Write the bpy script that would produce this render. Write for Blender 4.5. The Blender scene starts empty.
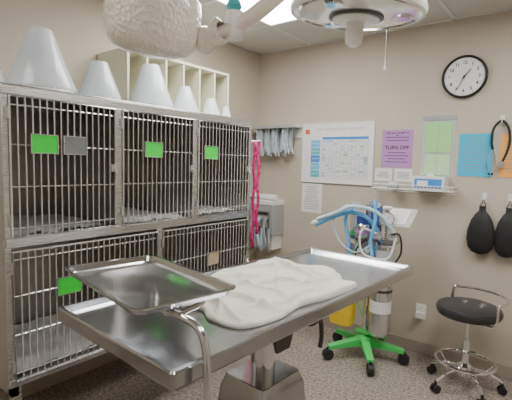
import bpy, bmesh, math, random
from mathutils import Vector, Matrix, noise
random.seed(4)
S=bpy.context.scene
# ------------------------------------------------------------ materials
def mat(name,col,rough=.5,metal=0,noise=0,nscale=20,bump=0,bscale=60,trans=0,alpha=1,emit=0,coat=0,spec=None,ior=1.45,bubble=0):
    m=bpy.data.materials.new(name); m.use_nodes=True
    nt=m.node_tree; b=nt.nodes['Principled BSDF']
    b.inputs['Base Color'].default_value=(*col,1); b.inputs['Roughness'].default_value=rough
    b.inputs['Metallic'].default_value=metal; b.inputs['IOR'].default_value=ior
    b.inputs['Transmission Weight'].default_value=trans; b.inputs['Alpha'].default_value=alpha
    b.inputs['Coat Weight'].default_value=coat
    if emit:
        b.inputs['Emission Color'].default_value=(*col,1); b.inputs['Emission Strength'].default_value=emit
    tc=nt.nodes.new('ShaderNodeTexCoord')
    if noise:
        n=nt.nodes.new('ShaderNodeTexNoise'); n.inputs['Scale'].default_value=nscale; n.inputs['Detail'].default_value=4
        nt.links.new(tc.outputs['Object'],n.inputs['Vector'])
        r=nt.nodes.new('ShaderNodeValToRGB')
        r.color_ramp.elements[0].position=.3; r.color_ramp.elements[1].position=.7
        r.color_ramp.elements[0].color=(*[c*(1-noise) for c in col],1)
        r.color_ramp.elements[1].color=(*[min(1,c*(1+noise)) for c in col],1)
        nt.links.new(n.outputs['Fac'],r.inputs['Fac']); nt.links.new(r.outputs['Color'],b.inputs['Base Color'])
    if bump or bubble:
        if bubble:
            n=nt.nodes.new('ShaderNodeTexVoronoi'); n.inputs['Scale'].default_value=bubble; out=n.outputs['Distance']
        else:
            n=nt.nodes.new('ShaderNodeTexNoise'); n.inputs['Scale'].default_value=bscale; n.inputs['Detail'].default_value=3; out=n.outputs['Fac']
        nt.links.new(tc.outputs['Object'],n.inputs['Vector'])
        bp=nt.nodes.new('ShaderNodeBump'); bp.inputs['Strength'].default_value=bump; bp.inputs['Distance'].default_value=.01
        nt.links.new(out,bp.inputs['Height']); nt.links.new(bp.outputs['Normal'],b.inputs['Normal'])
    return m
def floor_mat():
    m=mat('floor_vinyl',(.5,.43,.37),.26)
    nt=m.node_tree; b=nt.nodes['Principled BSDF']
    tc=nt.nodes.new('ShaderNodeTexCoord')
    n=nt.nodes.new('ShaderNodeTexNoise'); n.inputs['Scale'].default_value=52; n.inputs['Detail'].default_value=6; n.inputs['Roughness'].default_value=.75
    nt.links.new(tc.outputs['Object'],n.inputs['Vector'])
    r=nt.nodes.new('ShaderNodeValToRGB'); e=r.color_ramp.elements
    e[0].position=.37; e[0].color=(.145,.115,.095,1); e[1].position=.65; e[1].color=(.50,.44,.385,1)
    k=r.color_ramp.elements.new(.5); k.color=(.325,.28,.24,1)
    nt.links.new(n.outputs['Fac'],r.inputs['Fac'])
    br=nt.nodes.new('ShaderNodeTexBrick'); br.offset=0; br.inputs['Scale'].default_value=1
    br.inputs['Brick Width'].default_value=.305; br.inputs['Row Height'].default_value=.305; br.inputs['Mortar Size'].default_value=.0015
    br.inputs['Color1'].default_value=(1,1,1,1); br.inputs['Color2'].default_value=(.94,.94,.94,1); br.inputs['Mortar'].default_value=(.72,.70,.68,1)
    nt.links.new(tc.outputs['Object'],br.inputs['Vector'])
    mx=nt.nodes.new('ShaderNodeMix'); mx.data_type='RGBA'; mx.blend_type='MULTIPLY'; mx.inputs[0].default_value=1
    nt.links.new(r.outputs['Color'],mx.inputs[6]); nt.links.new(br.outputs['Color'],mx.inputs[7])
    nt.links.new(mx.outputs[2],b.inputs['Base Color'])
    return m
def brushed(name,col,rough=.28,sx=2,sy=120,sz=120,metal=1):
    m=mat(name,col,rough,metal); nt=m.node_tree; b=nt.nodes['Principled BSDF']
    tc=nt.nodes.new('ShaderNodeTexCoord'); mp=nt.nodes.new('ShaderNodeMapping'); mp.inputs['Scale'].default_value=(sx,sy,sz)
    n=nt.nodes.new('ShaderNodeTexNoise'); n.inputs['Scale'].default_value=3; n.inputs['Detail'].default_value=3
    nt.links.new(tc.outputs['Object'],mp.inputs['Vector']); nt.links.new(mp.outputs['Vector'],n.inputs['Vector'])
    mr=nt.nodes.new('ShaderNodeMapRange'); mr.inputs[3].default_value=rough*.8; mr.inputs[4].default_value=rough*1.3
    nt.links.new(n.outputs['Fac'],mr.inputs[0]); nt.links.new(mr.outputs[0],b.inputs['Roughness'])
    return m
M_wall=mat('wall_paint_beige',(.53,.468,.378),.75,noise=.03,nscale=3,bump=.15,bscale=180)
M_wallw=mat('wall_paint_light',(.56,.51,.43),.75,noise=.03,nscale=3)
M_floor=floor_mat()
M_base=mat('baseboard_vinyl',(.38,.325,.265),.5,noise=.04)
M_tile=mat('ceiling_tile',(.62,.61,.57),.9,noise=.14,nscale=160,bump=.4,bscale=150)
M_grid=mat('ceiling_grid_metal',(.74,.73,.70),.5)
M_glow=mat('light_diffuser',(1,.99,.975),.4,emit=19)
M_glow2=mat('light_diffuser_dim',(1,.99,.975),.4,emit=8)
M_steel=brushed('stainless_brushed',(.50,.51,.525),.16)
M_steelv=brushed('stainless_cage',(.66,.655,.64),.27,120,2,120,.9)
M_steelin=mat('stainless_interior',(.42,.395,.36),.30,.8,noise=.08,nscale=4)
M_wire=mat('cage_wire',(.82,.81,.79),.22,.75,noise=.04)
M_chrome=mat('chrome',(.80,.80,.81),.10,1,noise=.02)
M_tray=brushed('tray_steel',(.64,.645,.655),.15,40,40,40)
M_dark=mat('dark_metal',(.10,.095,.09),.4,.6,noise=.1)
M_blk=mat('black_rubber',(.018,.018,.02),.5,noise=.2)
M_vinyl=mat('black_vinyl',(.035,.034,.036),.35,noise=.1,bump=.1,bscale=200)
M_green=mat('green_card',(.02,.88,.06),.5,noise=.03)
M_grn=mat('green_base_paint',(.06,.60,.12),.3,noise=.05,coat=.4)
M_grey=mat('grey_card',(.24,.25,.25),.5,noise=.05)
M_beige=mat('beige_card',(.55,.45,.30),.6,noise=.05)
M_cone=mat('cone_plastic',(.86,.92,.97),.2,noise=.06,nscale=8,alpha=.5,coat=.5)
M_coneband=mat('cone_band',(.90,.92,.94),.3,noise=.04,alpha=.85)
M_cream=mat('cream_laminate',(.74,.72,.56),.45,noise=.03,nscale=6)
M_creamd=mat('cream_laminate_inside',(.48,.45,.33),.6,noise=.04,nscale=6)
M_lamp=mat('lamp_housing_cream',(.95,.85,.73),.30,noise=.05,nscale=8,coat=.3)
M_lampcov=mat('lamp_bubble_cover',(1,.90,.78),.16,noise=.05,nscale=20,bump=.6,bubble=75,coat=.8)
M_lampw=mat('lamp_housing_white',(.95,.93,.89),.3,noise=.03,coat=.3)
M_lens=mat('lamp_lens_glass',(.92,.93,.92),.10,.6,noise=.06,nscale=14)
M_towel=mat('towel_terry',(.97,.92,.82),.95,noise=.06,nscale=160,bump=.8,bscale=260)
M_white=mat('white_plastic',(.80,.80,.78),.4,noise=.02)
M_paper=mat('white_paper',(.80,.80,.80),.8,noise=.02)
M_line=mat('print_grey',(.30,.32,.36),.8,noise=.02)
M_ink=mat('print_black',(.03,.03,.035),.8,noise=.02)
M_blue=mat('print_blue',(.05,.25,.62),.7,noise=.05)
M_teal=mat('print_teal',(.10,.50,.55),.7,noise=.05)
M_red=mat('print_red',(.70,.12,.08),.7,noise=.05)
M_pblue=mat('paper_blue',(.03,.47,.72),.8,noise=.03)
M_purple=mat('paper_purple',(.47,.24,.52),.8,noise=.03)
M_porange=mat('paper_orange',(.88,.42,.10),.8,noise=.03)
M_pgreen=mat('paper_green',(.38,.76,.28),.8,noise=.03)
M_pgreen2=mat('paper_green_pale',(.52,.80,.42),.8,noise=.03)
M_clear=mat('clear_plastic',(.72,.76,.76),.2,noise=.03,alpha=.5)
M_pink=mat('leash_pink',(.62,.02,.20),.7,noise=.6,nscale=55)
M_hose=mat('hose_blue',(.14,.50,.85),.35,noise=.05)
M_hosec=mat('hose_clear',(.60,.78,.88),.25,noise=.05,alpha=.85)
M_vap=mat('vaporizer_blue',(.07,.14,.50),.35,noise=.05)
M_yel=mat('yellow_plastic',(.88,.60,.03),.45,noise=.05)
M_cyl=mat('cylinder_aluminium',(.66,.66,.65),.26,.85,noise=.05,nscale=6)
M_blanket=mat('cage_liner',(.80,.80,.78),.9,noise=.22,nscale=9)
M_tube=mat('tube_pack',(.50,.56,.60),.35,noise=.2,nscale=30,alpha=.85)
M_gray=mat('grey_plastic',(.36,.37,.38),.45,noise=.06)
# ------------------------------------------------------------ builder
def empty(name,loc=(0,0,0)):
    e=bpy.data.objects.new(name,None); e.location=loc; e.empty_display_size=.1; S.collection.objects.link(e); return e
def smoothpts(pts,n=6,cyc=False):
    P=[Vector(p) for p in pts]; out=[]; L=len(P)
    rng=range(L) if cyc else range(L-1)
    for i in rng:
        p1=P[i];p2=P[(i+1)%L]
        p0=P[(i-1)%L] if (cyc or i>0) else p1*2-p2
        p3=P[(i+2)%L] if (cyc or i+2<L) else p2*2-p1
        for k in range(n):
            t=k/n
            out.append(.5*((2*p1)+(p2-p0)*t+(2*p0-5*p1+4*p2-p3)*t*t+(3*p1-p0-3*p2+p3)*t**3))
    if not cyc: out.append(P[-1])
    return out
class MB:
    def __init__(s): s.bm=bmesh.new(); s.mats=[]; s.M=Matrix()
    def mi(s,m):
        if m not in s.mats: s.mats.append(m)
        return s.mats.index(m)
    def face(s,vs,m):
        try: f=s.bm.faces.new(vs); f.material_index=s.mi(m); return f
        except ValueError: return None
    def v(s,p): return s.bm.verts.new(s.M@Vector(p))
    def box(s,x0,x1,y0,y1,z0,z1,m):
        c=[s.v((x,y,z)) for x in(x0,x1) for y in(y0,y1) for z in(z0,z1)]
        for q in((0,1,3,2),(4,6,7,5),(0,4,5,1),(2,3,7,6),(0,2,6,4),(1,5,7,3)): s.face([c[i] for i in q],m)
    def rbox(s,x0,x1,y0,y1,z0,z1,r,m,n=4):
        pts=[]
        for cx,cy,a0 in((x1-r,y1-r,0),(x0+r,y1-r,90),(x0+r,y0+r,180),(x1-r,y0+r,270)):
            for k in range(n+1):
                a=math.radians(a0+90*k/n); pts.append((cx+r*math.cos(a),cy+r*math.sin(a)))
        s.prism(pts,z0,z1,m)
    def prism(s,pts,z0,z1,m):
        a=[s.v((*p,z0)) for p in pts]; b=[s.v((*p,z1)) for p in pts]; n=len(pts)
        s.face(a[::-1],m); s.face(b,m)
        for i in range(n): s.face([a[i],a[(i+1)%n],b[(i+1)%n],b[i]],m)
    def lathe(s,prof,c,m,seg=32,T=None,wob=0):
        T=T or Matrix(); C=Matrix.Translation(Vector(c))@T; rings=[]
        for r,z in prof:
            if r<1e-5: rings.append([s.v(C@Vector((0,0,z)))])
            else:
                R_=[]
                for k in range(seg):
                    a=2*math.pi*k/seg; q=Vector((r*math.cos(a),r*math.sin(a),z))
                    if wob: q=q*(1+wob*noise.noise(q*22))
                    R_.append(s.v(C@q))
                rings.append(R_)
        for i in range(len(rings)-1):
            A,B=rings[i],rings[i+1]
            for k in range(seg):
                k2=(k+1)%seg
                if len(A)==1 and len(B)==1: break
                if len(A)==1: s.face([A[0],B[k2],B[k]],m)
                elif len(B)==1: s.face([A[k],A[k2],B[0]],m)
                else: s.face([A[k],A[k2],B[k2],B[k]],m)
    def cyl(s,p0,p1,r,m,r1=None,seg=12):
        p0=Vector(p0);p1=Vector(p1);d=p1-p0;T=d.to_track_quat('Z','Y').to_matrix().to_4x4()
        r1=r if r1 is None else r1
        s.lathe([(0,0),(r,0),(r1,d.length),(0,d.length)],p0,m,seg,T)
    def tube(s,pts,r,m,seg=10,smooth=0,cyc=False,corr=0):
        P=smoothpts(pts,smooth,cyc) if smooth else [Vector(p) for p in pts]
        if corr:
            Q=[]
            for i in range(len(P)-1):
                n=max(1,int((P[i+1]-P[i]).length/.005))
                for k in range(n): Q.append(P[i].lerp(P[i+1],k/n))
            P=Q+[P[-1]]
        n=len(P); rings=[]; up=None
        for i in range(n):
            if cyc: t=(P[(i+1)%n]-P[i-1])
            else: t=P[min(i+1,n-1)]-P[max(i-1,0)]
            t.normalize()
            if up is None:
                up=Vector((0,0,1)) if abs(t.z)<.9 else Vector((1,0,0))
            up=(up-t*up.dot(t)).normalized(); sd=t.cross(up)
            rr=r*(1+corr*(1 if i%2 else -1)) if corr else r
            rings.append([s.v(P[i]+rr*(math.cos(2*math.pi*k/seg)*up+math.sin(2*math.pi*k/seg)*sd)) for k in range(seg)])
        for i in range(n if cyc else n-1):
            A,B=rings[i],rings[(i+1)%n]
            for k in range(seg): s.face([A[k],A[(k+1)%seg],B[(k+1)%seg],B[k]],m)
        if not cyc: s.face(rings[0][::-1],m); s.face(rings[-1],m)
    def done(s,name,parent=None,origin=None,bevel=0,ang=.6,sub=0,solid=0):
        bmesh.ops.recalc_face_normals(s.bm,faces=s.bm.faces)
        if origin is None and parent is not None: origin=parent.location
        if origin is None: 
            vs=[v.co for v in s.bm.verts]
            origin=Vector(((min(v.x for v in vs)+max(v.x for v in vs))/2,(min(v.y for v in vs)+max(v.y for v in vs))/2,min(v.z for v in vs)))
        o=Vector(origin); bmesh.ops.translate(s.bm,verts=s.bm.verts,vec=-o)
        me=bpy.data.meshes.new(name); s.bm.to_mesh(me); s.bm.free()
        for m in s.mats: me.materials.append(m)
        me.polygons.foreach_set('use_smooth',[True]*len(me.polygons)); me.set_sharp_from_angle(angle=ang)
        ob=bpy.data.objects.new(name,me); S.collection.objects.link(ob)
        if parent: ob.parent=parent
        else: ob.location=o
        if solid:
            md=ob.modifiers.new('s','SOLIDIFY'); md.thickness=solid
        if bevel:
            md=ob.modifiers.new('b','BEVEL'); md.width=bevel; md.segments=2; md.limit_method='ANGLE'
        if sub:
            md=ob.modifiers.new('u','SUBSURF'); md.levels=sub; md.render_levels=sub
        return ob
def text(txt,size,loc,m,parent,bold=0,rot=(math.pi/2,0,0),name='lettering'):
    c=bpy.data.curves.new(name,'FONT'); c.body=txt; c.size=size; c.align_x='CENTER'; c.align_y='CENTER'; c.offset=bold
    o=bpy.data.objects.new('t',c); S.collection.objects.link(o)
    me=bpy.data.meshes.new_from_object(o); bpy.data.objects.remove(o)
    me.materials.append(m); ob=bpy.data.objects.new(name,me); S.collection.objects.link(ob)
    ob.rotation_euler=rot
    if parent: ob.parent=parent; ob.location=Vector(loc)-parent.location
    else: ob.location=loc
    return ob
# ------------------------------------------------------------ room
XW,YW,H=4.3,-4.9,2.6
def shell(name,b,m): k=MB(); k.box(*b,m); return k.done(name,origin=(0,0,0))
shell('floor',(-.1,XW+.1,YW-.1,.1,-.1,0),M_floor)
shell('wall_left',(-.1,0,YW,0,0,H),M_wall)
shell('wall_back',(-.1,XW+.1,0,.1,0,H),M_wall)
shell('wall_right',(XW,XW+.1,YW,0,0,H),M_wallw)
shell('wall_front',(-.1,XW+.1,YW-.1,YW,0,H),M_wallw)
k=MB(); k.box(-.1,XW+.1,YW-.1,.1,H,H+.08,M_tile)
x=.0
while x<XW: k.box(x-.012,x+.012,YW,0,H-.006,H,M_grid); x+=.61
y=-.66
k.box(0,XW,-.03,0,H-.006,H,M_grid); k.box(0,.03,YW,0,H-.006,H,M_grid)
while y>YW: k.box(0,XW,y-.012,y+.012,H-.0065,H,M_grid); y-=.61
k.done('ceiling',origin=(0,0,0))
k=MB(); k.box(0,XW,-.012,0,0,.1,M_base); k.done('baseboard_back',bevel=.004)
k=MB(); k.box(0,.012,YW,-.012,0,.1,M_base); k.done('baseboard_left',bevel=.004)
for (x0,y0,g_) in ((.61,-1.88,M_glow),(2.44,-1.88,M_glow),(.61,-4.32,M_glow2),(2.44,-4.32,M_glow2)):
    k=MB(); k.box(x0+.03,x0+.58,y0+.03,y0+1.19,H-.014,H-.008,g_)
    for b in((x0,x0+.03,y0,y0+1.22),(x0+.58,x0+.61,y0,y0+1.22),(x0+.03,x0+.58,y0,y0+.03),(x0+.03,x0+.58,y0+1.19,y0+1.22)): k.box(*b,H-.018,H-.006,M_white)
    k.done('ceiling_light_panel')
# ------------------------------------------------------------ cage bank
CX=.70; z0,zm,z1=.46,1.12,1.80; Y0,Y1=-2.66,-.99
up=[-2.66,-2.103,-1.547,-.99]; lo=[-2.66,-1.825,-.99]
E=empty('kennel_cage_bank',(.36,-1.825,0))
k=MB()
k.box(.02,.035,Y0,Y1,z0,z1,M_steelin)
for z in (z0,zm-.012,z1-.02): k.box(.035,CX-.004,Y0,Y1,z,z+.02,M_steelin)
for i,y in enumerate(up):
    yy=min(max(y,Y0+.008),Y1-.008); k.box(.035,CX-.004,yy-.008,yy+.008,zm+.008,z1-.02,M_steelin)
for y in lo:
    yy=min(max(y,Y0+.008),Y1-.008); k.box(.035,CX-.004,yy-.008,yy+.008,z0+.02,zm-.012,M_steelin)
k.box(.02,CX,Y0-.006,Y0,z0,z1+.005,M_steelv); k.box(.02,CX,Y1,Y1+.006,z0,z1+.005,M_steelv)
k.done('cage_shell',E)
k=MB()
fr=lambda a,b,c,d:k.box(CX-.004,CX+.012,a,b,c,d,M_steelv)
fr(Y0-.006,Y1+.006,z1-.035,z1+.005); fr(Y0,Y1,zm-.022,zm+.022); fr(Y0,Y1,z0,z0+.035)
for y in up: 
    a=max(y-.02,Y0-.006);b=min(y+.02,Y1+.006); fr(a,b,zm+.022,z1-.035)
for y in lo:
    a=max(y-.02,Y0-.006);b=min(y+.02,Y1+.006); fr(a,b,z0+.035,zm-.022)
k.box(.03,CX+.012,Y0,Y1,z1+.005,z1+.012,M_steelv)
k.done('front_frame',E,bevel=.003)
def door(ya,yb,za,zb,n):
    k=MB(); x=CX+.018
    ya+=.024;yb-=.024;za+=.028;zb-=.04
    r=.006
    k.tube([(x,ya,za),(x,yb,za),(x,yb,zb),(x,ya,zb)],r,M_wire,6,cyc=True)
    for i in range(1,n):
        y=ya+(yb-ya)*i/n; k.cyl((x,y,za),(x,y,zb),.0034,M_wire,seg=6)
    for f in(.06,.36,.66,.94):
        z=za+(zb-za)*f; k.cyl((x-.006,ya,z),(x-.006,yb,z),.0036,M_wire,seg=6)
    k.box(x-.008,x+.012,yb-.03,yb+.02,(za+zb)/2-.02,(za+zb)/2+.02,M_steelv)
    k.cyl((x+.012,yb-.01,(za+zb)/2),(x+.03,yb-.01,(za+zb)/2-.03),.005,M_wire,seg=8)
    for f in(.12,.88): z=za+(zb-za)*f; k.cyl((x,ya-.008,z-.025),(x,ya-.008,z+.025),.008,M_steelv,seg=8)
    k.done('cage_door',E)
for i in range(3): door(up[i],up[i+1],zm,z1,16)
for i in range(2): door(lo[i],lo[i+1],z0,zm,25)
k=MB()
def liner(ya,yb,z):
    nx,ny=10,12; g=[[k.v((.06+.6*i/nx,ya+.04+(yb-ya-.08)*j/ny,z+.012+.018*random.random())) for j in range(ny+1)] for i in range(nx+1)]
    for i in range(nx):
        for j in range(ny): k.face([g[i][j],g[i+1][j],g[i+1][j+1],g[i][j+1]],M_blanket)
for i in range(3): liner(up[i],up[i+1],zm+.008)
for i in range(2): liner(lo[i],lo[i+1],z0+.02)
k.done('cage_liners',E)
k=MB()
for y,z,w,m in((-2.495,1.56,.115,M_green),(-2.35,1.56,.11,M_grey),(-1.885,1.56,.115,M_green),(-1.42,1.56,.115,M_green),(-2.388,.885,.115,M_green),(-1.387,.85,.10,M_beige)):
    k.box(CX+.026,CX+.030,y-w/2,y+w/2,z-.04,z+.04,m)
    for q in((y-w/2-.004,y-w/2,z-.044,z+.044),(y+w/2,y+w/2+.004,z-.044,z+.044),(y-w/2,y+w/2,z-.044,z-.04),(y-w/2,y+w/2,z+.04,z+.044)):
        k.box(CX+.022,CX+.033,*q,M_steelv)
k.done('card_holders',E)
k=MB()
for x in(.08,.66):
    for y in(Y0+.04,Y1-.04):
        k.box(x-.02,x+.02,y-.02,y+.02,.10,z0,M_steelv)
        k.cyl((x-.016,y,.05),(x+.016,y,.05),.05,M_blk,seg=20); k.box(x-.025,x+.025,y-.012,y+.012,.05,.11,M_steelv)
k.box(.06,.68,Y0+.02,Y0+.05,.40,z0,M_steelv);k.box(.06,.68,Y1-.05,Y1-.02,.40,z0,M_steelv)
k.done('stand_frame',E)
# ------------------------------------------------------------ cubby shelf on top of cages
E=empty('cubby_shelf',(.18,-1.32,1.812))
k=MB(); a,b,c,d=-1.80,-.84,1.812,2.21
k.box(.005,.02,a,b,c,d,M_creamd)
k.box(.02,.35,a,a+.018,c,d,M_cream);k.box(.02,.35,b-.018,b,c,d,M_cream)
k.box(.02,.35,a+.018,b-.018,c,c+.018,M_cream);k.box(.02,.35,a+.018,b-.018,d-.018,d,M_cream)
for i in range(1,6):
    y=a+(b-a)*i/6; k.box(.02,.345,y-.007,y+.007,c+.018,d-.018,M_cream)
k.done('shelf_carcass',E,bevel=.002)
# ------------------------------------------------------------ cones
def cone(y,x,rb,rt,h,z=1.812,nest=0,tilt=(0,0)):
    k=MB(); T=Matrix.Rotation(tilt[0],4,'X')@Matrix.Rotation(tilt[1],4,'Y')
    for n in range(nest+1):
        dz=n*.022
        k.lathe([(rb,0+dz),(rb*.995,.008+dz),(rt+(rb-rt)*.5,h*.5+dz),(rt,h+dz),(rt-.003,h+dz),(rt+(rb-rt)*.5-.003,h*.5+dz),(rb-.004,.008+dz),(rb-.003,dz)],(x,y,z),M_cone,40,T)
    k.lathe([(rb+.001,0),(rb+.003,.006),(rb-.001,.014)],(x,y,z),M_coneband,40,T)
    k.lathe([(rt+.006,h*.955),(rt+.004,h),(rt+.001,h)],(x,y,z),M_coneband,40,T)
    k.M=Matrix.Translation((x,y,z))@T
    for s_ in (-.95,-.1):
        n=8; wd=.10 if s_<-.5 else .05
        A=[k.v(((rb-(rb-rt)*i/n+.003)*math.cos(s_),(rb-(rb-rt)*i/n+.003)*math.sin(s_),h*i/n)) for i in range(n+1)]
        B=[k.v(((rb-(rb-rt)*i/n+.003)*math.cos(s_+wd),(rb-(rb-rt)*i/n+.003)*math.sin(s_+wd),h*i/n)) for i in range(n+1)]
        for i in range(n): k.face([A[i],B[i],B[i+1],A[i+1]],M_coneband)
    k.M=Matrix()
    k.done('elizabethan_collar',origin=(x,y,z))
cone(-2.40,.50,.165,.055,.29,nest=1)
cone(-2.09,.51,.118,.045,.195,nest=1)
cone(-1.735,.505,.140,.05,.25,nest=1)
cone(-1.45,.50,.095,.035,.165,nest=1)
cone(-1.20,.50,.08,.03,.14)
cone(-1.06,.52,.05,.02,.10)
cone(-2.56,.17,.13,.06,.30)
# ------------------------------------------------------------ leash on cage end
E=empty('dog_leash',(.72,-.93,1.0))
k=MB(); rd=Vector((.788,.616,0))
for j,(o,l) in enumerate(((0.012,.80),(.040,.70))):
    base=Vector((.702,-.950,1.66))+rd*o
    pts=[base+Vector((0,.004*j,-l*i/18))+rd*(.006*math.sin(i*1.1+j*2)) for i in range(19)]
    A=[k.v(p-rd*.010) for p in pts];B=[k.v(p+rd*.013) for p in pts]
    for i in range(18): k.face([A[i],B[i],B[i+1],A[i+1]],M_pink)
k.done('straps',E,solid=.003)
k=MB(); k.cyl((.695,-.983,1.66),(.745,-.918,1.665),.005,M_chrome); k.done('clip',E)
# ------------------------------------------------------------ wall dispenser with hose holder in the corner
E=empty('wall_dispenser',(.22,0,.62))
k=MB(); k.box(.09,.36,-.20,-.001,.80,1.10,M_gray); k.box(.09,.36,-.205,-.001,1.10,1.14,M_white); k.box(.12,.33,-.206,-.20,.84,1.04,M_steel)
k.box(.14,.31,-.21,-.204,1.0,1.03,M_ink); k.box(.11,.34,-.16,-.001,.66,.80,M_white)
k.cyl((.02,-.10,1.17),(.34,-.10,1.17),.028,M_white,seg=18)
k.done('dispenser_body',E,bevel=.008)
k=MB()
for j in range(3):
    x=.14+.08*j
    k.tube([(x,-.21,.98),(x,-.25,.9),(x+.02,-.25,.74),(x+.04,-.22,.66),(x+.06,-.25,.74),(x+.05,-.24,.88)],.014,M_hosec if j%2 else M_gray,10,smooth=5,corr=.12)
k.done('coiled_hoses',E)
# ------------------------------------------------------------ back wall items
x0,x1,za,zb=.563,1.247,1.345,1.87
E=empty('whiteboard_planner',((x0+x1)/2,0,za))
k=MB(); k.box(x0,x1,-.012,-.001,za,zb,M_paper); k.done('board',E)
k=MB(); 
for b in((x0-.01,x0,za-.01,zb+.01),(x1,x1+.01,za-.01,zb+.01),(x0,x1,za-.01,za),(x0,x1,zb,zb+.01)): k.box(b[0],b[1],-.016,-.001,b[2],b[3],M_white)
k.done('board_frame',E)
k=MB(); f=-.0125
NR_,NC_=14,12; gx0=x0+.2; gw=x1-.04-gx0
for i in range(NR_+1):
    z=za+.04+.34*i/NR_; k.box(gx0,x1-.04,f-.0005,f,z-.0008,z+.0008,M_line)
for i in range(NC_+1):
    x=gx0+gw*i/NC_; k.box(x-.0008,x+.0008,f-.0005,f,za+.04,za+.38,M_line)
k.box(gx0,x1-.04,f-.001,f,za+.385,za+.407,M_blue)
for i in range(5):
    k.box(x0+.085,x0+.18,f-.001,f,za+.04+.069*i,za+.04+.069*i+.064,(M_teal,M_hose,M_blue,M_teal,M_hose)[i])
    k.box(x0+.095,x0+.165,f-.0015,f-.001,za+.07+.069*i,za+.074+.069*i,M_paper)
k.box(x0+.02,x0+.065,f-.001,f,zb-.09,zb-.045,M_red)
for i in range(70):
    c_=random.randrange(NC_); r_=random.randrange(NR_); a=gx0+gw*c_/NC_+.004; z=za+.045+.34*r_/NR_
    k.box(a,a+gw/NC_-.008,f-.001,f,z+.003,z+.012,random.choice([M_line,M_hose,M_hosec,M_pgreen2,M_hosec]))
k.done('board_print',E)
text('WHAT ARE WE DOING THIS MONTH',.028,((x0+x1)/2+.03,-.0135,zb-.05),M_line,E,0)
def paper(name,x0,x1,za,zb,m,lines=0,ttl=None,y=-.001,lm=M_line,big=None):
    E=empty(name,((x0+x1)/2,0,za)); k=MB(); k.box(x0,x1,y-.0025,y,za,zb,m)
    k.done('sheet',E)
    if lines:
        k=MB(); top=zb-.03-(.03 if ttl else 0)
        for i in range(lines):
            z=top-(top-za-.02)*i/max(1,lines)
            if big and abs(z-big[2])<.035: continue
            w=(x1-x0)*(.5+.35*random.random())/2; c=(x0+x1)/2
            k.box(c-w,c+w,y-.0032,y-.0025,z-.003,z+.002,lm)
        k.done('print_lines',E)
    for t_ in (ttl,big):
        if t_: text(t_[0],t_[1],((x0+x1)/2,y-.0034,t_[2]),M_ink,E,.0008)
    return E
paper('purple_notice',1.322,1.575,1.495,1.80,M_purple,9,("Have you remembered\nto",.019,1.765),lm=M_ink,big=('TURN OFF',.042,1.655))
paper('instruction_sheet',.56,.775,1.05,1.325,M_paper,14)
paper('blue_notice',1.915,2.14,1.445,1.755,M_pblue,12)
paper('orange_notice',2.185,2.41,1.445,1.75,M_porange,12)
paper('info_card',1.275,1.42,1.38,1.485,M_paper,5)
paper('info_card',1.44,1.585,1.38,1.485,M_paper,5)
E=empty('chart_holder',(1.765,0,1.43)); k=MB()
k.box(1.647,1.885,-.004,-.001,1.43,1.895,M_clear); k.box(1.645,1.887,-.010,-.001,1.865,1.897,M_gray)
k.box(1.67,1.862,-.008,-.004,1.62,1.85,M_pgreen);k.box(1.675,1.857,-.008,-.004,1.445,1.60,M_pgreen2)
k.done('holder',E); k=MB()
for i in range(10): z=1.63+.021*i; k.box(1.68,1.85,-.0087,-.008,z,z+.0015,M_line)
for i in range(7): z=1.455+.02*i; k.box(1.685,1.85,-.0087,-.008,z,z+.0015,M_line)
k.box(1.764,1.767,-.0088,-.008,1.445,1.85,M_line)
k.done('holder_print',E)
# wire shelf with glove box
E=empty('wire_shelf',(1.6,0,1.30)); k=MB()
xa,xb=1.30,1.92
for z,y in((1.325,-.004),(1.325,-.13),(1.36,-.13),(1.30,-.004)): k.cyl((xa,y,z),(xb,y,z),.0035,M_white,seg=8)
n=24
for i in range(n+1):
    x=xa+(xb-xa)*i/n; k.tube([(x,-.004,1.325),(x,-.13,1.325),(x,-.13,1.36)],.002,M_white,6)
for x in(xa,xb): k.tube([(x,-.004,1.36),(x,-.13,1.36),(x,-.13,1.325),(x,-.004,1.30)],.003,M_white,6)
k.done('wire_frame',E)
E=empty('glove_box',(1.73,-.07,1.330)); k=MB(); k.box(1.62,1.86,-.12,-.015,1.330,1.435,M_white); k.box(1.64,1.84,-.1208,-.12,1.345,1.415,M_blue)
k.box(1.66,1.74,-.1215,-.1208,1.36,1.40,M_paper)
k.lathe([(0,.0),(.035,0),(.02,.012),(.004,.03),(0,.03)],(1.74,-.067,1.435),M_paper,10)
k.done('box_body',E,bevel=.002)
k=MB(); k.box(1.42,1.50,-.11,-.03,1.330,1.355,M_gray); k.box(1.43,1.49,-.1,-.04,1.355,1.375,M_white); k.done('label_dispenser',bevel=.004)
# clock
E=empty('wall_clock',(1.922,0,2.17)); k=MB(); R=Matrix.Rotation(math.pi/2,4,'X')
k.lathe([(0,0),(.152,0),(.155,.01),(.153,.03),(.145,.036),(.138,.03),(.136,.022)],(1.922,-.001,2.17),M_blk,64,R); k.done('clock_case',E)
k=MB(); k.lathe([(.137,.021),(0,.021)],(1.922,-.001,2.17),M_paper,64,R)
for i in range(60):
    a=i*math.pi/30; L=.012 if i%5==0 else .006; c,s_=math.sin(a),math.cos(a)
    p=lambda r:(1.922+r*c,-.0235,2.17+r*s_)
    k.cyl(p(.131-L),p(.131),.0014 if i%5==0 else .0007,M_ink,seg=4)
k.done('clock_face',E)
for i in range(1,13):
    a=i*math.pi/6; text(str(i),.032,(1.922+.101*math.sin(a),-.0228,2.17+.101*math.cos(a)),M_ink,E,.001,name='numeral')
k=MB()
def hand(a,L,w,y): k.cyl((1.922-.02*math.sin(a),y,2.17-.02*math.cos(a)),(1.922+L*math.sin(a),y,2.17+L*math.cos(a)),w,M_ink,w*.5,6)
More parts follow.
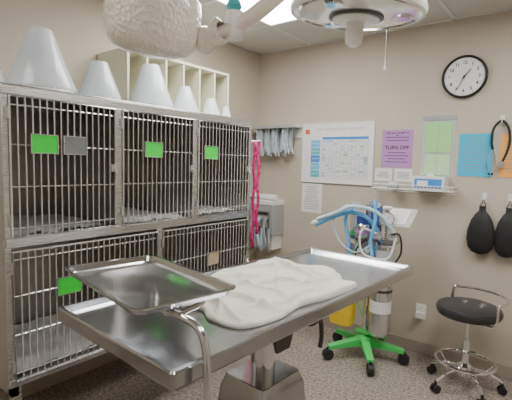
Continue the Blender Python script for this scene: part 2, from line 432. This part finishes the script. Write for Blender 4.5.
hand(math.radians(205),.105,.0035,-.026); hand(math.radians(40),.065,.0045,-.028); k.lathe([(0,0),(.008,0),(.008,.008),(0,.008)],(1.922,-.024,2.17),M_ink,16,R); k.done('clock_hands',E)
# endotracheal tube rack
E=empty('tube_rack',(.32,0,1.6)); k=MB()
k.box(.06,.54,-.16,-.001,1.845,1.857,M_white); k.box(.06,.54,-.01,-.001,1.75,1.845,M_white); k.box(.06,.54,-.165,-.16,1.835,1.862,M_gray)
k.done('rack_plate',E); k=MB()
for i in range(17):
    x=.065+.024*i; L=.25+.03*random.random(); y=-.05-.07*random.random()
    k.tube([(x,y,1.845),(x+.005,y,1.84-L*.4),(x+.035,y-.015,1.845-L*.85),(x+.055,y-.03,1.845-L)],.008,M_tube,8,smooth=4)
    k.box(x-.003,x+.020,y-.02,y+.01,1.60+.03*random.random(),1.835,M_tube)
k.done('tubes',E)
# outlet
E=empty('wall_outlet',(1.718,0,.29)); k=MB(); k.box(1.68,1.756,-.006,-.001,.288,.408,M_white)
for z in(.32,.375): k.box(1.7,1.736,-.009,-.006,z-.016,z+.016,M_paper)
for z in(.32,.375):
    for x in(1.711,1.725): k.box(x-.001,x+.001,-.0095,-.009,z-.006,z+.006,M_ink)
k.box(1.69,1.745,-.05,-.009,.30,.345,M_white); k.done('plate',E,bevel=.002)
def hook(n,x,z,m=M_white):
    k=MB(); k.box(x-.014,x+.014,-.006,-.001,z-.03,z+.04,m)
    k.tube([(x,-.006,z-.005),(x,-.016,z-.014),(x,-.026,z-.010),(x,-.030,z+.004)],.004,m,8,smooth=4); k.done(n,bevel=.002)
hook('adhesive_hook',2.11,1.29); hook('adhesive_hook',2.27,1.29); hook('adhesive_hook',2.185,1.84)
def bag(x,z,h,w):
    k=MB()
    c=(x,-.05,z)
    T=Matrix.Diagonal((1,.42,1,1))
    pr=[(0,-.5),(.14,-.495),(.3,-.46),(.44,-.36),(.5,-.2),(.48,0),(.38,.2),(.24,.33),(.14,.39),(.12,.42),(.12,.5),(.09,.5),(.09,.42),(0,.42)]
    k.lathe([(r*w,q*h) for r,q in pr],c,M_blk,28,T)
    k.tube([(x-.02,-.05,z+h*.48),(x-.008,-.032,z+h*.57),(x,-.022,z+.223),(x+.008,-.032,z+h*.57),(x+.02,-.05,z+h*.48)],.003,M_blk,6,smooth=4)
    k.done('rebreathing_bag',origin=c)
bag(2.11,1.06,.35,.185); bag(2.275,1.06,.35,.16)
# stethoscope: tubing looped over hook, both ends hang down
k=MB(); hx=2.185; zt=1.842
k.tube([(hx-.042,-.03,1.64),(hx-.052,-.035,1.70),(hx-.045,-.03,1.79),(hx,-.020,zt),(hx+.045,-.03,1.79),(hx+.058,-.035,1.70),(hx+.045,-.03,1.62),(hx+.02,-.03,1.55)],.0085,M_blk,10,smooth=6)
k.tube([(hx-.042,-.03,1.645),(hx-.06,-.03,1.60),(hx-.072,-.03,1.53),(hx-.055,-.032,1.47)],.0042,M_chrome,8,smooth=4)
k.tube([(hx-.042,-.03,1.645),(hx-.028,-.03,1.60),(hx-.018,-.03,1.53),(hx-.035,-.032,1.47)],.0042,M_chrome,8,smooth=4)
k.lathe([(0,-.006),(.024,-.006),(.027,0),(.024,.008),(0,.01)],(hx+.016,-.03,1.535),M_chrome,20,R)
for x in(-.055,-.035): k.lathe([(0,-.01),(.008,-.006),(.008,.004),(0,.008)],(hx+x,-.032,1.468),M_blk,10)
k.done('stethoscope')
# ------------------------------------------------------------ exam table
ang=math.radians(-3.2); CT=Matrix.Translation((1.672,-2.017,0))@Matrix.Rotation(ang,4,'Z')
E=empty('surgery_table',(1.672,-2.017,0))
k=MB(); k.M=CT
def rr(w,l,r,n=5):
    pts=[]
    for cx,cy,a0 in((w-r,l-r,0),(-w+r,l-r,90),(-w+r,-l+r,180),(w-r,-l+r,270)):
        for q in range(n+1):
            a=math.radians(a0+90*q/n); pts.append((cx+r*math.cos(a),cy+r*math.sin(a)))
    return pts
def loft(k,rings,m,cap0=True,cap1=True):
    V=[[k.v(p) for p in r] for r in rings]; n=len(V[0])
    for a,b in zip(V,V[1:]):
        for i in range(n): k.face([a[i],a[(i+1)%n],b[(i+1)%n],b[i]],m)
    if cap0:k.face(V[0][::-1],m)
    if cap1:k.face(V[-1],m)
W,L=.312,.745
ringsd=[(W-.03,L-.03,.01,.962),(W-.004,L-.004,.013,.962),(W,L,.014,.968),(W,L,.014,1.004),(W-.004,L-.004,.012,1.009),(W-.016,L-.016,.010,1.009),(W-.024,L-.024,.010,.998),(W-.030,L-.030,.010,.992)]
loft(k,[[(*p,z) for p in rr(w,l,r)] for w,l,r,z in ringsd],M_steel)
k.done('table_top',E,ang=.4)
k=MB(); k.M=CT
k.box(-.2,.2,-.5,-.46,.90,.962,M_dark);k.box(-.2,.2,.42,.46,.90,.962,M_dark)
for x in(-.15,.15): k.box(x-.02,x+.02,-.5,.46,.925,.962,M_dark)
k.box(-.10,.10,-.2,.12,.87,.925,M_steel)
k.cyl((0,-.04,.62),(0,-.04,.88),.05,M_chrome,seg=24); k.lathe([(.05,0),(.085,0),(.085,.03),(.06,.05),(.05,.05)],(0,-.04,.80),M_dark,24)
k.cyl((-.11,-.04,.90),(.16,-.04,.90),.018,M_chrome)
for s1 in(-1,1):
    a=[k.v((s1*.09,y,z)) for y,z in((-.13,.90),(.05,.90),(0,.76),(-.08,.76))]; b=[k.v((s1*.105,y,z)) for y,z in((-.13,.90),(.05,.90),(0,.76),(-.08,.76))]
    k.face(a,M_dark);k.face(b[::-1],M_dark)
    for q in range(4): k.face([a[q],a[(q+1)%4],b[(q+1)%4],b[q]],M_dark)
k.tube([(.12,.09,.90),(.16,.12,.88),(.17,.13,.80),(.165,.13,.74)],.010,M_dark,8,smooth=4)
k.tube([(-.09,-.12,.89),(-.07,-.09,.78),(-.03,-.06,.70)],.015,M_chrome,8,smooth=4)
k.lathe([(0,-.015),(.04,-.015),(.045,0),(.04,.015),(0,.015)],(.17,.05,.90),M_blk,16,Matrix.Rotation(math.pi/2,4,'Y'))
k.done('tilt_mechanism',E,bevel=.002)
k=MB(); k.M=CT
def rc(w,l,z,r=.02,cy=-.04): return [(p[0],p[1]+cy,z) for p in rr(w,l,r)]
loft(k,[rc(.15,.19,.05),rc(.145,.185,.2),rc(.12,.14,.59),rc(.105,.12,.64)],M_steel)
loft(k,[rc(.26,.36,.03,.05),rc(.26,.36,.055,.05),rc(.24,.34,.065,.05)],M_dark)
for x in(-.22,.22):
    for y in(-.35,.27): k.cyl((x,y,0),(x,y,.035),.025,M_blk,seg=16)
k.lathe([(0,0),(.03,0),(.03,.006),(0,.006)],(.128,-.04,.5),M_paper,24,Matrix.Rotation(math.pi/2-.1,4,'Y'))
k.done('pedestal',E,bevel=.004)
# ------------------------------------------------------------ towel (table-local outline, lies in the table recess)
poly=[(-.225,-.17),(-.268,.00),(-.245,.20),(-.19,.33),(-.06,.29),(.03,.35),(.14,.31),(.20,.24),(.266,.235),(.262,.02),(.235,-.12),(.255,-.28),(.22,-.42),(.10,-.44),(.02,-.40),(-.06,-.43),(-.14,-.36),(-.14,-.26)]
P=smoothpts([(a,b,0) for a,b in poly],8,True); cen=Vector((0.02,-.04,0))
FO=((-.05,.2,.9,-.35,.013,.034,.2),(.05,0,.8,.6,.011,.026,.2),(-.12,-.1,.3,1,.013,.030,.18),(.1,-.25,1,.25,.012,.030,.2),(.15,.13,.1,1,.010,.024,.18),(-.02,-.3,.7,-.7,.011,.026,.15),(-.17,.1,.5,.8,.010,.026,.15),(.19,-.12,.2,1,.010,.022,.2),(.03,.2,1,.1,.009,.022,.15),(-.03,-.08,1,-.2,.009,.018,.2),(.08,-.36,.9,-.1,.009,.02,.15))
def towel_h(x,y):
    q=Vector((x,y,0))
    h=.008+.012*(noise.noise(Vector((x*7,y*6,3)))*.5+.5)
    # second folded layer with a crisp step
    st=(x*.6+y*.8)+.03*math.sin(x*16)
    h+=.010/(1+math.exp(-(st-.02)/.004))
    st2=(x*.9-y*.4)+.02*math.sin(y*14)
    h+=.009/(1+math.exp(-(-st2-.03)/.004))
    for (px,py,dx,dy,w,a,ln) in FO:
        d=Vector((dx,dy,0)).normalized(); e=q-Vector((px,py,0)); s=e.dot(d); t=e.x*d.y-e.y*d.x+.018*math.sin(s*20+px*30)
        h+=a*.8*math.exp(-abs(t/w)**1.5)*math.exp(-(s/ln)**2)
    h+=.0025*noise.noise(q*60)
    return h
k=MB(); k.M=CT; rings=[]; NR=70
for j in range(NR+1):
    f=1-j/NR; ring=[]
    for i,p in enumerate(P):
        q=cen+(p-cen)*max(f,.001)
        h=towel_h(q.x,q.y); z=.9935+h
        if j==0: z=.9935
        if j==1: z=.9935+h*.6; q=cen+(p-cen)*.999
        ring.append(k.v((q.x,q.y,z)))
    rings.append(ring)
n=len(P)
for a,b in zip(rings,rings[1:]):
    for i in range(n): k.face([a[i],a[(i+1)%n],b[(i+1)%n],b[i]],M_towel)
k.face(rings[0][::-1],M_towel); k.face(rings[-1],M_towel)
k.done('towel',ang=3)
# ------------------------------------------------------------ mayo stand
E=empty('mayo_stand',(1.98,-2.71,0))
C=Matrix.Translation((1.645,-2.632,0))@Matrix.Rotation(math.radians(-9.5),4,'Z')
k=MB(); k.M=C; W,L=.255,.160
rd=[(W-.03,L-.03,.03,1.126),(W-.014,L-.014,.035,1.133),(W-.008,L-.008,.035,1.146),(W,L,.035,1.149),(W,L,.035,1.153),(W-.010,L-.010,.033,1.152),(W-.016,L-.016,.03,1.136),(W-.026,L-.026,.03,1.130)]
loft(k,[[(*p,z) for p in rr(w,l,r)] for w,l,r,z in rd],M_tray); k.done('instrument_tray',E,ang=.5)
k=MB(); k.M=Matrix()
k.tube([(1.47,-2.50,1.117),(1.46,-2.64,1.117),(1.50,-2.69,1.117),(1.80,-2.715,1.117),(1.90,-2.715,1.117),(1.955,-2.71,1.10),(1.978,-2.71,1.06),(1.985,-2.71,.98),(1.985,-2.71,.8)],.010,M_chrome,12,smooth=6)
k.tube([(1.47,-2.50,1.117),(1.6,-2.48,1.117),(1.8,-2.53,1.117),(1.86,-2.6,1.117),(1.88,-2.70,1.117)],.008,M_chrome,10,smooth=6)
k.cyl((1.985,-2.71,.06),(1.985,-2.71,.85),.014,M_chrome,seg=16); k.lathe([(.014,0),(.024,0),(.024,.04),(.014,.04)],(1.985,-2.71,.83),M_dark,20)
k.done('stand_post',E)
k=MB()
k.tube([(1.985,-3.0,.08),(1.985,-2.47,.08)],.014,M_chrome); k.tube([(1.985,-3.0,.08),(1.6,-3.0,.08)],.014,M_chrome)
for x,y in((1.985,-3.0),(1.985,-2.47),(1.6,-3.0)): k.cyl((x-.012,y,.03),(x+.012,y,.03),.03,M_blk,seg=16); k.cyl((x,y,.03),(x,y,.08),.007,M_chrome)
k.done('stand_base',E)
# ------------------------------------------------------------ surgical lights
E=empty('surgical_light',(1.80,-2.12,2.6))
k=MB()
T=Matrix.Rotation(math.radians(9),4,'Y')
k.lathe([(0,-.080),(.05,-.079),(.09,-.074),(.122,-.063),(.143,-.045),(.153,-.02),(.157,.01),(.160,.045),(.157,.085),(.150,.11),(.125,.133),(.08,.147),(.04,.15),(0,.151)],(1.475,-2.48,1.932),M_lampcov,72,T,wob=.02)
k.lathe([(.05,-.05),(.035,0),(.045,.04),(.03,.05)],(1.61,-2.33,1.935),M_lampcov,28,Matrix.Rotation(1.4,4,'Y'),wob=.15)
k.done('lamp_head_covered',E,ang=2)
k=MB()
k.tube([(1.575,-2.37,1.925),(1.62,-2.31,1.94),(1.70,-2.24,2.0),(1.78,-2.17,2.09)],.028,M_lamp,14,smooth=5)
k.cyl((1.655,-2.27,1.93),(1.655,-2.27,2.02),.034,M_lampw,seg=20)
k.lathe([(0,-.02),(.02,-.02),(.028,0),(.02,.02),(0,.02)],(1.655,-2.27,2.04),M_teal,16)
k.tube([(1.78,-2.17,2.09),(1.80,-2.14,2.2),(1.80,-2.12,2.3)],.028,M_lampw,12,smooth=4)
k.cyl((1.80,-2.12,2.25),(1.80,-2.12,2.56),.035,M_lampw,seg=24); k.lathe([(.035,0),(.11,.02),(.12,.05),(.12,.06),(0,.06)],(1.80,-2.12,2.54),M_lampw,32)
k.tube([(1.80,-2.12,2.33),(1.9,-2.03,2.34),(1.97,-1.95,2.30),(1.97,-1.95,2.16)],.02,M_lampw,12,smooth=5)
k.done('suspension_arms',E)
k=MB(); T=Matrix.Rotation(math.radians(5),4,'Y')@Matrix.Rotation(math.radians(2),4,'X'); c=(1.965,-1.95,2.055)
k.lathe([(.225,-.012),(.238,-.010),(.242,.005),(.238,.020),(.20,.05),(.13,.085),(.06,.10),(0,.10)],c,M_lampw,64,T)
k.lathe([(.225,-.012),(.212,-.004),(.205,-.010)],c,M_chrome,64,T)
k.lathe([(.205,-.010),(.15,-.016),(.085,-.018)],c,M_lens,64,T)
k.lathe([(.085,-.018),(.085,-.03),(.06,-.036),(.035,-.038),(.030,-.055),(.034,-.075),(.030,-.11),(.018,-.12),(0,-.12)],c,M_lampw,32,T)
k.lathe([(.098,-.018),(.098,-.024),(.087,-.026)],c,M_dark,48,T)
for i in range(3):
    a=i*2.094+.5; p=Vector(c)+T@Vector((.16*math.cos(a),.16*math.sin(a),-.016)); k.lathe([(0,-.004),(.03,-.004),(.036,.002)],p,M_chrome,20,T)
k.done('lamp_head_large',E)
# pull chain
k=MB(); 
k.lathe([(0,0),(.02,0),(.02,-.012),(0,-.012)],(1.78,-1.19,2.594),M_white,16)
k.cyl((1.78,-1.19,2.03),(1.78,-1.19,2.59),.0012,M_chrome,seg=6)
for i in range(90): k.lathe([(0,-.0028),(.0028,0),(0,.0028)],(1.78,-1.19,2.585-i*.0061),M_chrome,6)
k.lathe([(0,-.02),(.006,-.012),(.007,0),(.003,.01),(0,.012)],(1.78,-1.19,2.025),M_white,10)
k.done('pull_chain')
# ------------------------------------------------------------ anaesthesia cart
HX,HY=1.40,-.36
E=empty('anesthesia_machine',(HX,HY,0)); k=MB()
for i in range(5):
    a=math.radians(-57+72*i); d=Vector((math.cos(a),math.sin(a),0)); e=Vector((HX,HY,0))+d*.30
    n_=Vector((-d.y,d.x,0))
    r0,r1=.034,.024
    A=[Vector((HX,HY,0))+d*.03+n_*s1*r0+Vector((0,0,z)) for s1,z in((-1,.10),(1,.10),(1,.16),(-1,.16))]
    B=[e+n_*s1*r1+Vector((0,0,z)) for s1,z in((-1,.085),(1,.085),(1,.115),(-1,.115))]
    A=[k.v(p) for p in A];B=[k.v(p) for p in B]
    for q in range(4): k.face([A[q],A[(q+1)%4],B[(q+1)%4],B[q]],M_grn)
    k.face(A,M_grn);k.face(B,M_grn)
    k.cyl(e+Vector((0,0,.05)),e+Vector((0,0,.10)),.012,M_blk)
    k.cyl(e+n_*-.022+Vector((0,0,.042)),e+n_*.022+Vector((0,0,.042)),.042,M_blk,seg=20)
k.lathe([(0,.095),(.06,.095),(.065,.12),(.055,.165),(.03,.18),(0,.18)],(HX,HY,0),M_grn,28)
k.done('caster_base',E,bevel=.004)
k=MB()
k.cyl((HX,HY,.16),(HX,HY,1.24),.016,M_chrome,seg=16)
k.box(HX-.07,HX+.18,HY-.03,HY+.03,.195,.215,M_grn)
k.box(HX-.02,HX+.16,HY-.015,HY+.015,.62,.65,M_dark)
k.box(HX-.16,HX+.22,HY-.05,HY+.05,.93,.96,M_steel)
k.box(HX-.05,HX+.08,HY+.03,HY+.05,.96,1.20,M_steel)
k.done('mast',E,bevel=.002)
k=MB()
k.lathe([(0,.215),(.066,.215),(.080,.235),(.080,.60),(.066,.65),(.03,.68),(.02,.69),(.02,.71),(0,.71)],(HX+.12,HY-.01,0),M_cyl,32)
k.lathe([(.082,.0),(.082,.02),(.080,.02)],(HX+.12,HY-.01,.56),M_dark,32)
k.lathe([(.081,.0),(.081,.09),(.080,.09)],(HX+.12,HY-.01,.40),M_paper,32)
k.box(HX+.09,HX+.14,HY-.04,HY+.02,.70,.74,M_chrome)
k.done('gas_cylinder',E)
k=MB()
k.lathe([(0,.18),(.045,.18),(.052,.195),(.052,.62),(.04,.66),(.018,.69),(.018,.72),(0,.72)],(HX+.02,HY+.09,0),M_cyl,24)
k.lathe([(.053,0),(.053,.05),(.052,.05)],(HX+.02,HY+.09,.56),M_grn,24)
k.done('gas_cylinder_small',E)
def gauge(k,p,r,T,m=M_paper):
    k.lathe([(0,-.02),(r,-.02),(r*1.06,.0),(r,.008),(r*.92,.008)],p,M_chrome,24,T); k.lathe([(r*.92,.006),(0,.006)],p,m,24,T)
    q=Vector(p); T3=T.to_3x3(); k.cyl(q+T3@Vector((0,0,.009)),q+T3@Vector((r*.5,r*.4,.009)),.0015,M_ink,seg=5)
k=MB()
k.lathe([(0,0),(.075,0),(.078,.015),(.07,.02),(.07,.17),(.078,.175),(.075,.19),(0,.19)],(HX+.15,HY-.06,.74),M_chrome,28)
k.lathe([(.071,.03),(.073,.03),(.073,.15),(.071,.15)],(HX+.15,HY-.06,.74),M_clear,28)
for dx in(.09,.21):
    k.lathe([(0,0),(.035,0),(.035,.03),(.03,.05),(.015,.06),(0,.062)],(HX+dx,HY-.06,.96),M_chrome,20)
    k.lathe([(.036,.012),(.038,.012),(.038,.025),(.036,.025)],(HX+dx,HY-.06,.96),M_clear,20)
k.cyl((HX+.15,HY-.05,.96),(HX+.15,HY-.05,1.10),.012,M_chrome)
gauge(k,(HX+.16,HY-.09,1.12),.052,R@Matrix.Rotation(.55,4,'Y'))
k.cyl((HX+.15,HY-.05,1.10),(HX+.15,HY-.05,1.19),.018,M_chrome)
k.lathe([(0,0),(.034,0),(.036,.012),(.024,.02),(0,.022)],(HX+.15,HY-.05,1.19),M_white,18)
k.done('absorber',E)
k=MB()
k.lathe([(0,0),(.055,0),(.058,.02),(.058,.09),(.045,.11),(0,.11)],(HX-.03,HY-.06,.96),M_chrome,28)
k.lathe([(.05,0),(.05,.05),(.04,.06),(0,.06)],(HX-.03,HY-.06,1.065),M_vap,28)
k.lathe([(.059,0),(.060,0),(.060,.03),(.059,.03)],(HX-.03,HY-.06,.99),M_purple,28)
k.box(HX-.14,HX-.09,HY-.05,HY+.01,.96,1.22,M_clear); k.cyl((HX-.115,HY-.04,.98),(HX-.115,HY-.04,1.18),.01,M_white)
k.lathe([(0,0),(.018,0),(.018,.02),(0,.02)],(HX-.115,HY-.05,.985),M_grn,16,R)
k.box(HX-.10,HX+.06,HY-.04,HY+.04,.82,.93,M_gray)
gauge(k,(HX-.06,HY-.06,.87),.03,R); gauge(k,(HX+.02,HY-.06,.87),.03,R)
k.lathe([(0,-.02),(.035,-.02),(.04,.0),(.035,.02),(0,.02)],(HX-.13,HY-.05,.86),M_purple,20,R)
k.cyl((HX+.05,HY+.0,.96),(HX+.05,HY+.0,1.19),.03,M_vap,seg=18); k.cyl((HX+.05,HY+.0,1.19),(HX+.05,HY+.0,1.22),.02,M_white,seg=14)
k.done('vaporizer_block',E,bevel=.003)
k=MB()
k.tube([(HX+.09,HY-.06,1.02),(HX+.02,HY-.12,1.12),(HX-.10,HY-.13,1.15),(HX-.22,HY-.14,1.11),(HX-.34,HY-.14,1.05),(HX-.39,HY-.14,1.02)],.0155,M_hose,10,smooth=6,corr=.14)
k.tube([(HX+.21,HY-.06,1.02),(HX+.10,HY-.14,1.17),(HX-.08,HY-.16,1.195),(HX-.20,HY-.16,1.14),(HX-.37,HY-.15,1.07)],.0145,M_hosec,10,smooth=6,corr=.14)
k.lathe([(0,-.03),(.02,-.028),(.022,0),(.016,.02),(0,.02)],(HX-.395,HY-.145,1.04),M_white,14,Matrix.Rotation(1.1,4,'Y'))
k.tube([(HX-.1,HY-.06,1.20),(HX-.16,HY-.09,1.1),(HX-.13,HY-.1,.95),(HX-.10,HY-.1,.80),(HX-.02,HY-.09,.72),(HX+.06,HY-.09,.82),(HX+.10,HY-.08,.93)],.013,M_hose,10,smooth=6,corr=.12)
k.tube([(HX+.06,HY-.04,1.21),(HX+.08,HY-.12,1.24),(HX+.10,HY-.15,1.1),(HX+.07,HY-.14,.95),(HX+.09,HY-.14,.8),(HX+.05,HY-.1,.7)],.013,M_hose,10,smooth=6,corr=.12)
k.tube([(HX-.06,HY-.06,1.12),(HX-.14,HY-.13,1.2),(HX-.24,HY-.13,1.08),(HX-.18,HY-.14,.92),(HX-.05,HY-.14,.85),(HX+.05,HY-.12,.9)],.006,M_hosec,8,smooth=6)
k.tube([(HX+.0,HY-.04,.95),(HX-.05,HY-.12,.86),(HX-.02,HY-.13,.66),(HX+.02,HY-.10,.56),(HX+.0,HY-.06,.66),(HX+.02,HY-.04,.76)],.006,M_blk,8,smooth=6)
k.tube([(HX-.06,HY-.1,.92),(HX-.09,HY-.12,.7),(HX-.04,HY-.1,.5),(HX,HY-.06,.35)],.006,M_grn,8,smooth=6)
k.tube([(HX+.12,HY-.07,.99),(HX+.0,HY-.14,1.03),(HX+.02,HY-.16,.86),(HX+.2,HY-.15,.84),(HX+.24,HY-.09,.99)],.008,M_white,8,smooth=6)
k.tube([(HX+.18,HY-.07,1.0),(HX+.27,HY-.12,1.02),(HX+.29,HY-.12,.9),(HX+.24,HY-.1,.8)],.007,M_blk,8,smooth=6)
k.done('breathing_hoses',E)
k=MB()
k.M=Matrix.Translation((HX+.22,HY+.04,1.13))@Matrix.Rotation(.55,4,'X')
k.box(-.12,.10,-.12,.10,0,.006,M_clear); k.box(-.1,.06,-.1,.08,.006,.012,M_paper)
for i in range(6): k.box(-.08,.04,-.08+.025*i,-.077+.025*i,.012,.0125,M_line)
k.M=Matrix()
k.cyl((HX+.04,HY,1.10),(HX+.2,HY+.03,1.11),.01,M_chrome)
k.done('record_tray',E)
k=MB()
cx,cy=HX-.17,HY-.06
loft(k,[[(cx+p[0],cy+p[1],z) for p in rr(w,w*.62,.03)] for w,z in((.06,.235),(.088,.25),(.105,.44),(.112,.52),(.118,.52),(.118,.54))],M_yel)
k.tube([(cx-.105,cy,.53),(cx-.05,cy,.60),(cx+.05,cy,.60),(cx+.105,cy,.53)],.004,M_chrome,6,smooth=5)
k.box(cx+.1,HX,cy+.03,cy+.06,.48,.50,M_chrome)
k.done('waste_pail',E)
# ------------------------------------------------------------ stool
SX,SY=2.12,-.34
E=empty('rolling_stool',(SX,SY,0)); k=MB()
k.lathe([(0,.505),(.16,.505),(.19,.515),(.203,.535),(.205,.555),(.195,.575),(.16,.587),(.08,.590),(0,.590)],(SX,SY,0),M_vinyl,48)
k.done('seat',E); k=MB()
k.lathe([(0,.49),(.11,.49),(.12,.505),(0,.505)],(SX,SY,0),M_dark,28)
k.cyl((SX,SY,.28),(SX,SY,.49),.014,M_chrome,seg=16); k.cyl((SX,SY,.10),(SX,SY,.34),.025,M_chrome,seg=20)
k.lathe([(.025,.10),(.05,.10),(.05,.16),(.025,.18)],(SX,SY,0),M_chrome,24)
for i in range(5):
    a=math.radians(20+72*i); d=Vector((math.cos(a),math.sin(a),0)); c=Vector((SX,SY,0)); n_=Vector((-d.y,d.x,0))
    k.tube([c+d*.04+Vector((0,0,.14)),c+d*.14+Vector((0,0,.125)),c+d*.235+Vector((0,0,.075))],.013,M_chrome,10,smooth=4)
    k.cyl(c+d*.235+Vector((0,0,.04)),c+d*.235+Vector((0,0,.085)),.009,M_blk)
    for s1 in(-1,1): k.cyl(c+d*.235+n_*s1*.006+Vector((0,0,.027)),c+d*.235+n_*s1*.022+Vector((0,0,.027)),.027,M_blk,seg=18)
    k.cyl(c+d*.13+Vector((0,0,.128)),c+d*.175+Vector((0,0,.185)),.006,M_chrome)
k.tube([(SX+.185*math.cos(t*math.pi/24),SY+.185*math.sin(t*math.pi/24),.19) for t in range(48)],.010,M_chrome,10,cyc=True)
k.done('base',E); k=MB()
arc=[(SX+.225*math.cos(math.radians(t)),SY+.225*math.sin(math.radians(t)),.645) for t in range(-35,136,9)]
a0=[(SX+.10*math.cos(math.radians(-35)),SY+.10*math.sin(math.radians(-35)),.498),(SX+.20*math.cos(math.radians(-35)),SY+.20*math.sin(math.radians(-35)),.50),(SX+.225*math.cos(math.radians(-35)),SY+.225*math.sin(math.radians(-35)),.56)]
a1=[(SX+.225*math.cos(math.radians(130)),SY+.225*math.sin(math.radians(130)),.56),(SX+.20*math.cos(math.radians(130)),SY+.20*math.sin(math.radians(130)),.50),(SX+.10*math.cos(math.radians(130)),SY+.10*math.sin(math.radians(130)),.498)]
k.tube(a0+arc+a1,.010,M_chrome,10,smooth=3)
k.done('back_rail',E)
# ------------------------------------------------------------ world + camera
w=bpy.data.worlds.new('w'); S.world=w; w.use_nodes=True
w.node_tree.nodes['Background'].inputs[0].default_value=(1,1,1,1); w.node_tree.nodes['Background'].inputs[1].default_value=.3
yaw=math.radians(38); th=math.radians(5.1)
F=Vector((-math.sin(yaw),math.cos(yaw),0)); r=Vector((math.cos(yaw),math.sin(yaw),0)); Z=Vector((0,0,1))
f=F*math.cos(th)-Z*math.sin(th); u=F*math.sin(th)+Z*math.cos(th); ro=.0267
r2=(r+ro*u).normalized(); u2=(u-ro*r).normalized()
cd=bpy.data.cameras.new('camera'); co=bpy.data.objects.new('camera',cd); S.collection.objects.link(co)
cd.sensor_width=36; cd.lens=36*414/512; cd.clip_start=.05
m=Matrix((r2,u2,-f)).transposed().to_4x4(); m.translation=Vector((2.65,-3.39,1.5)); co.matrix_world=m
S.camera=co
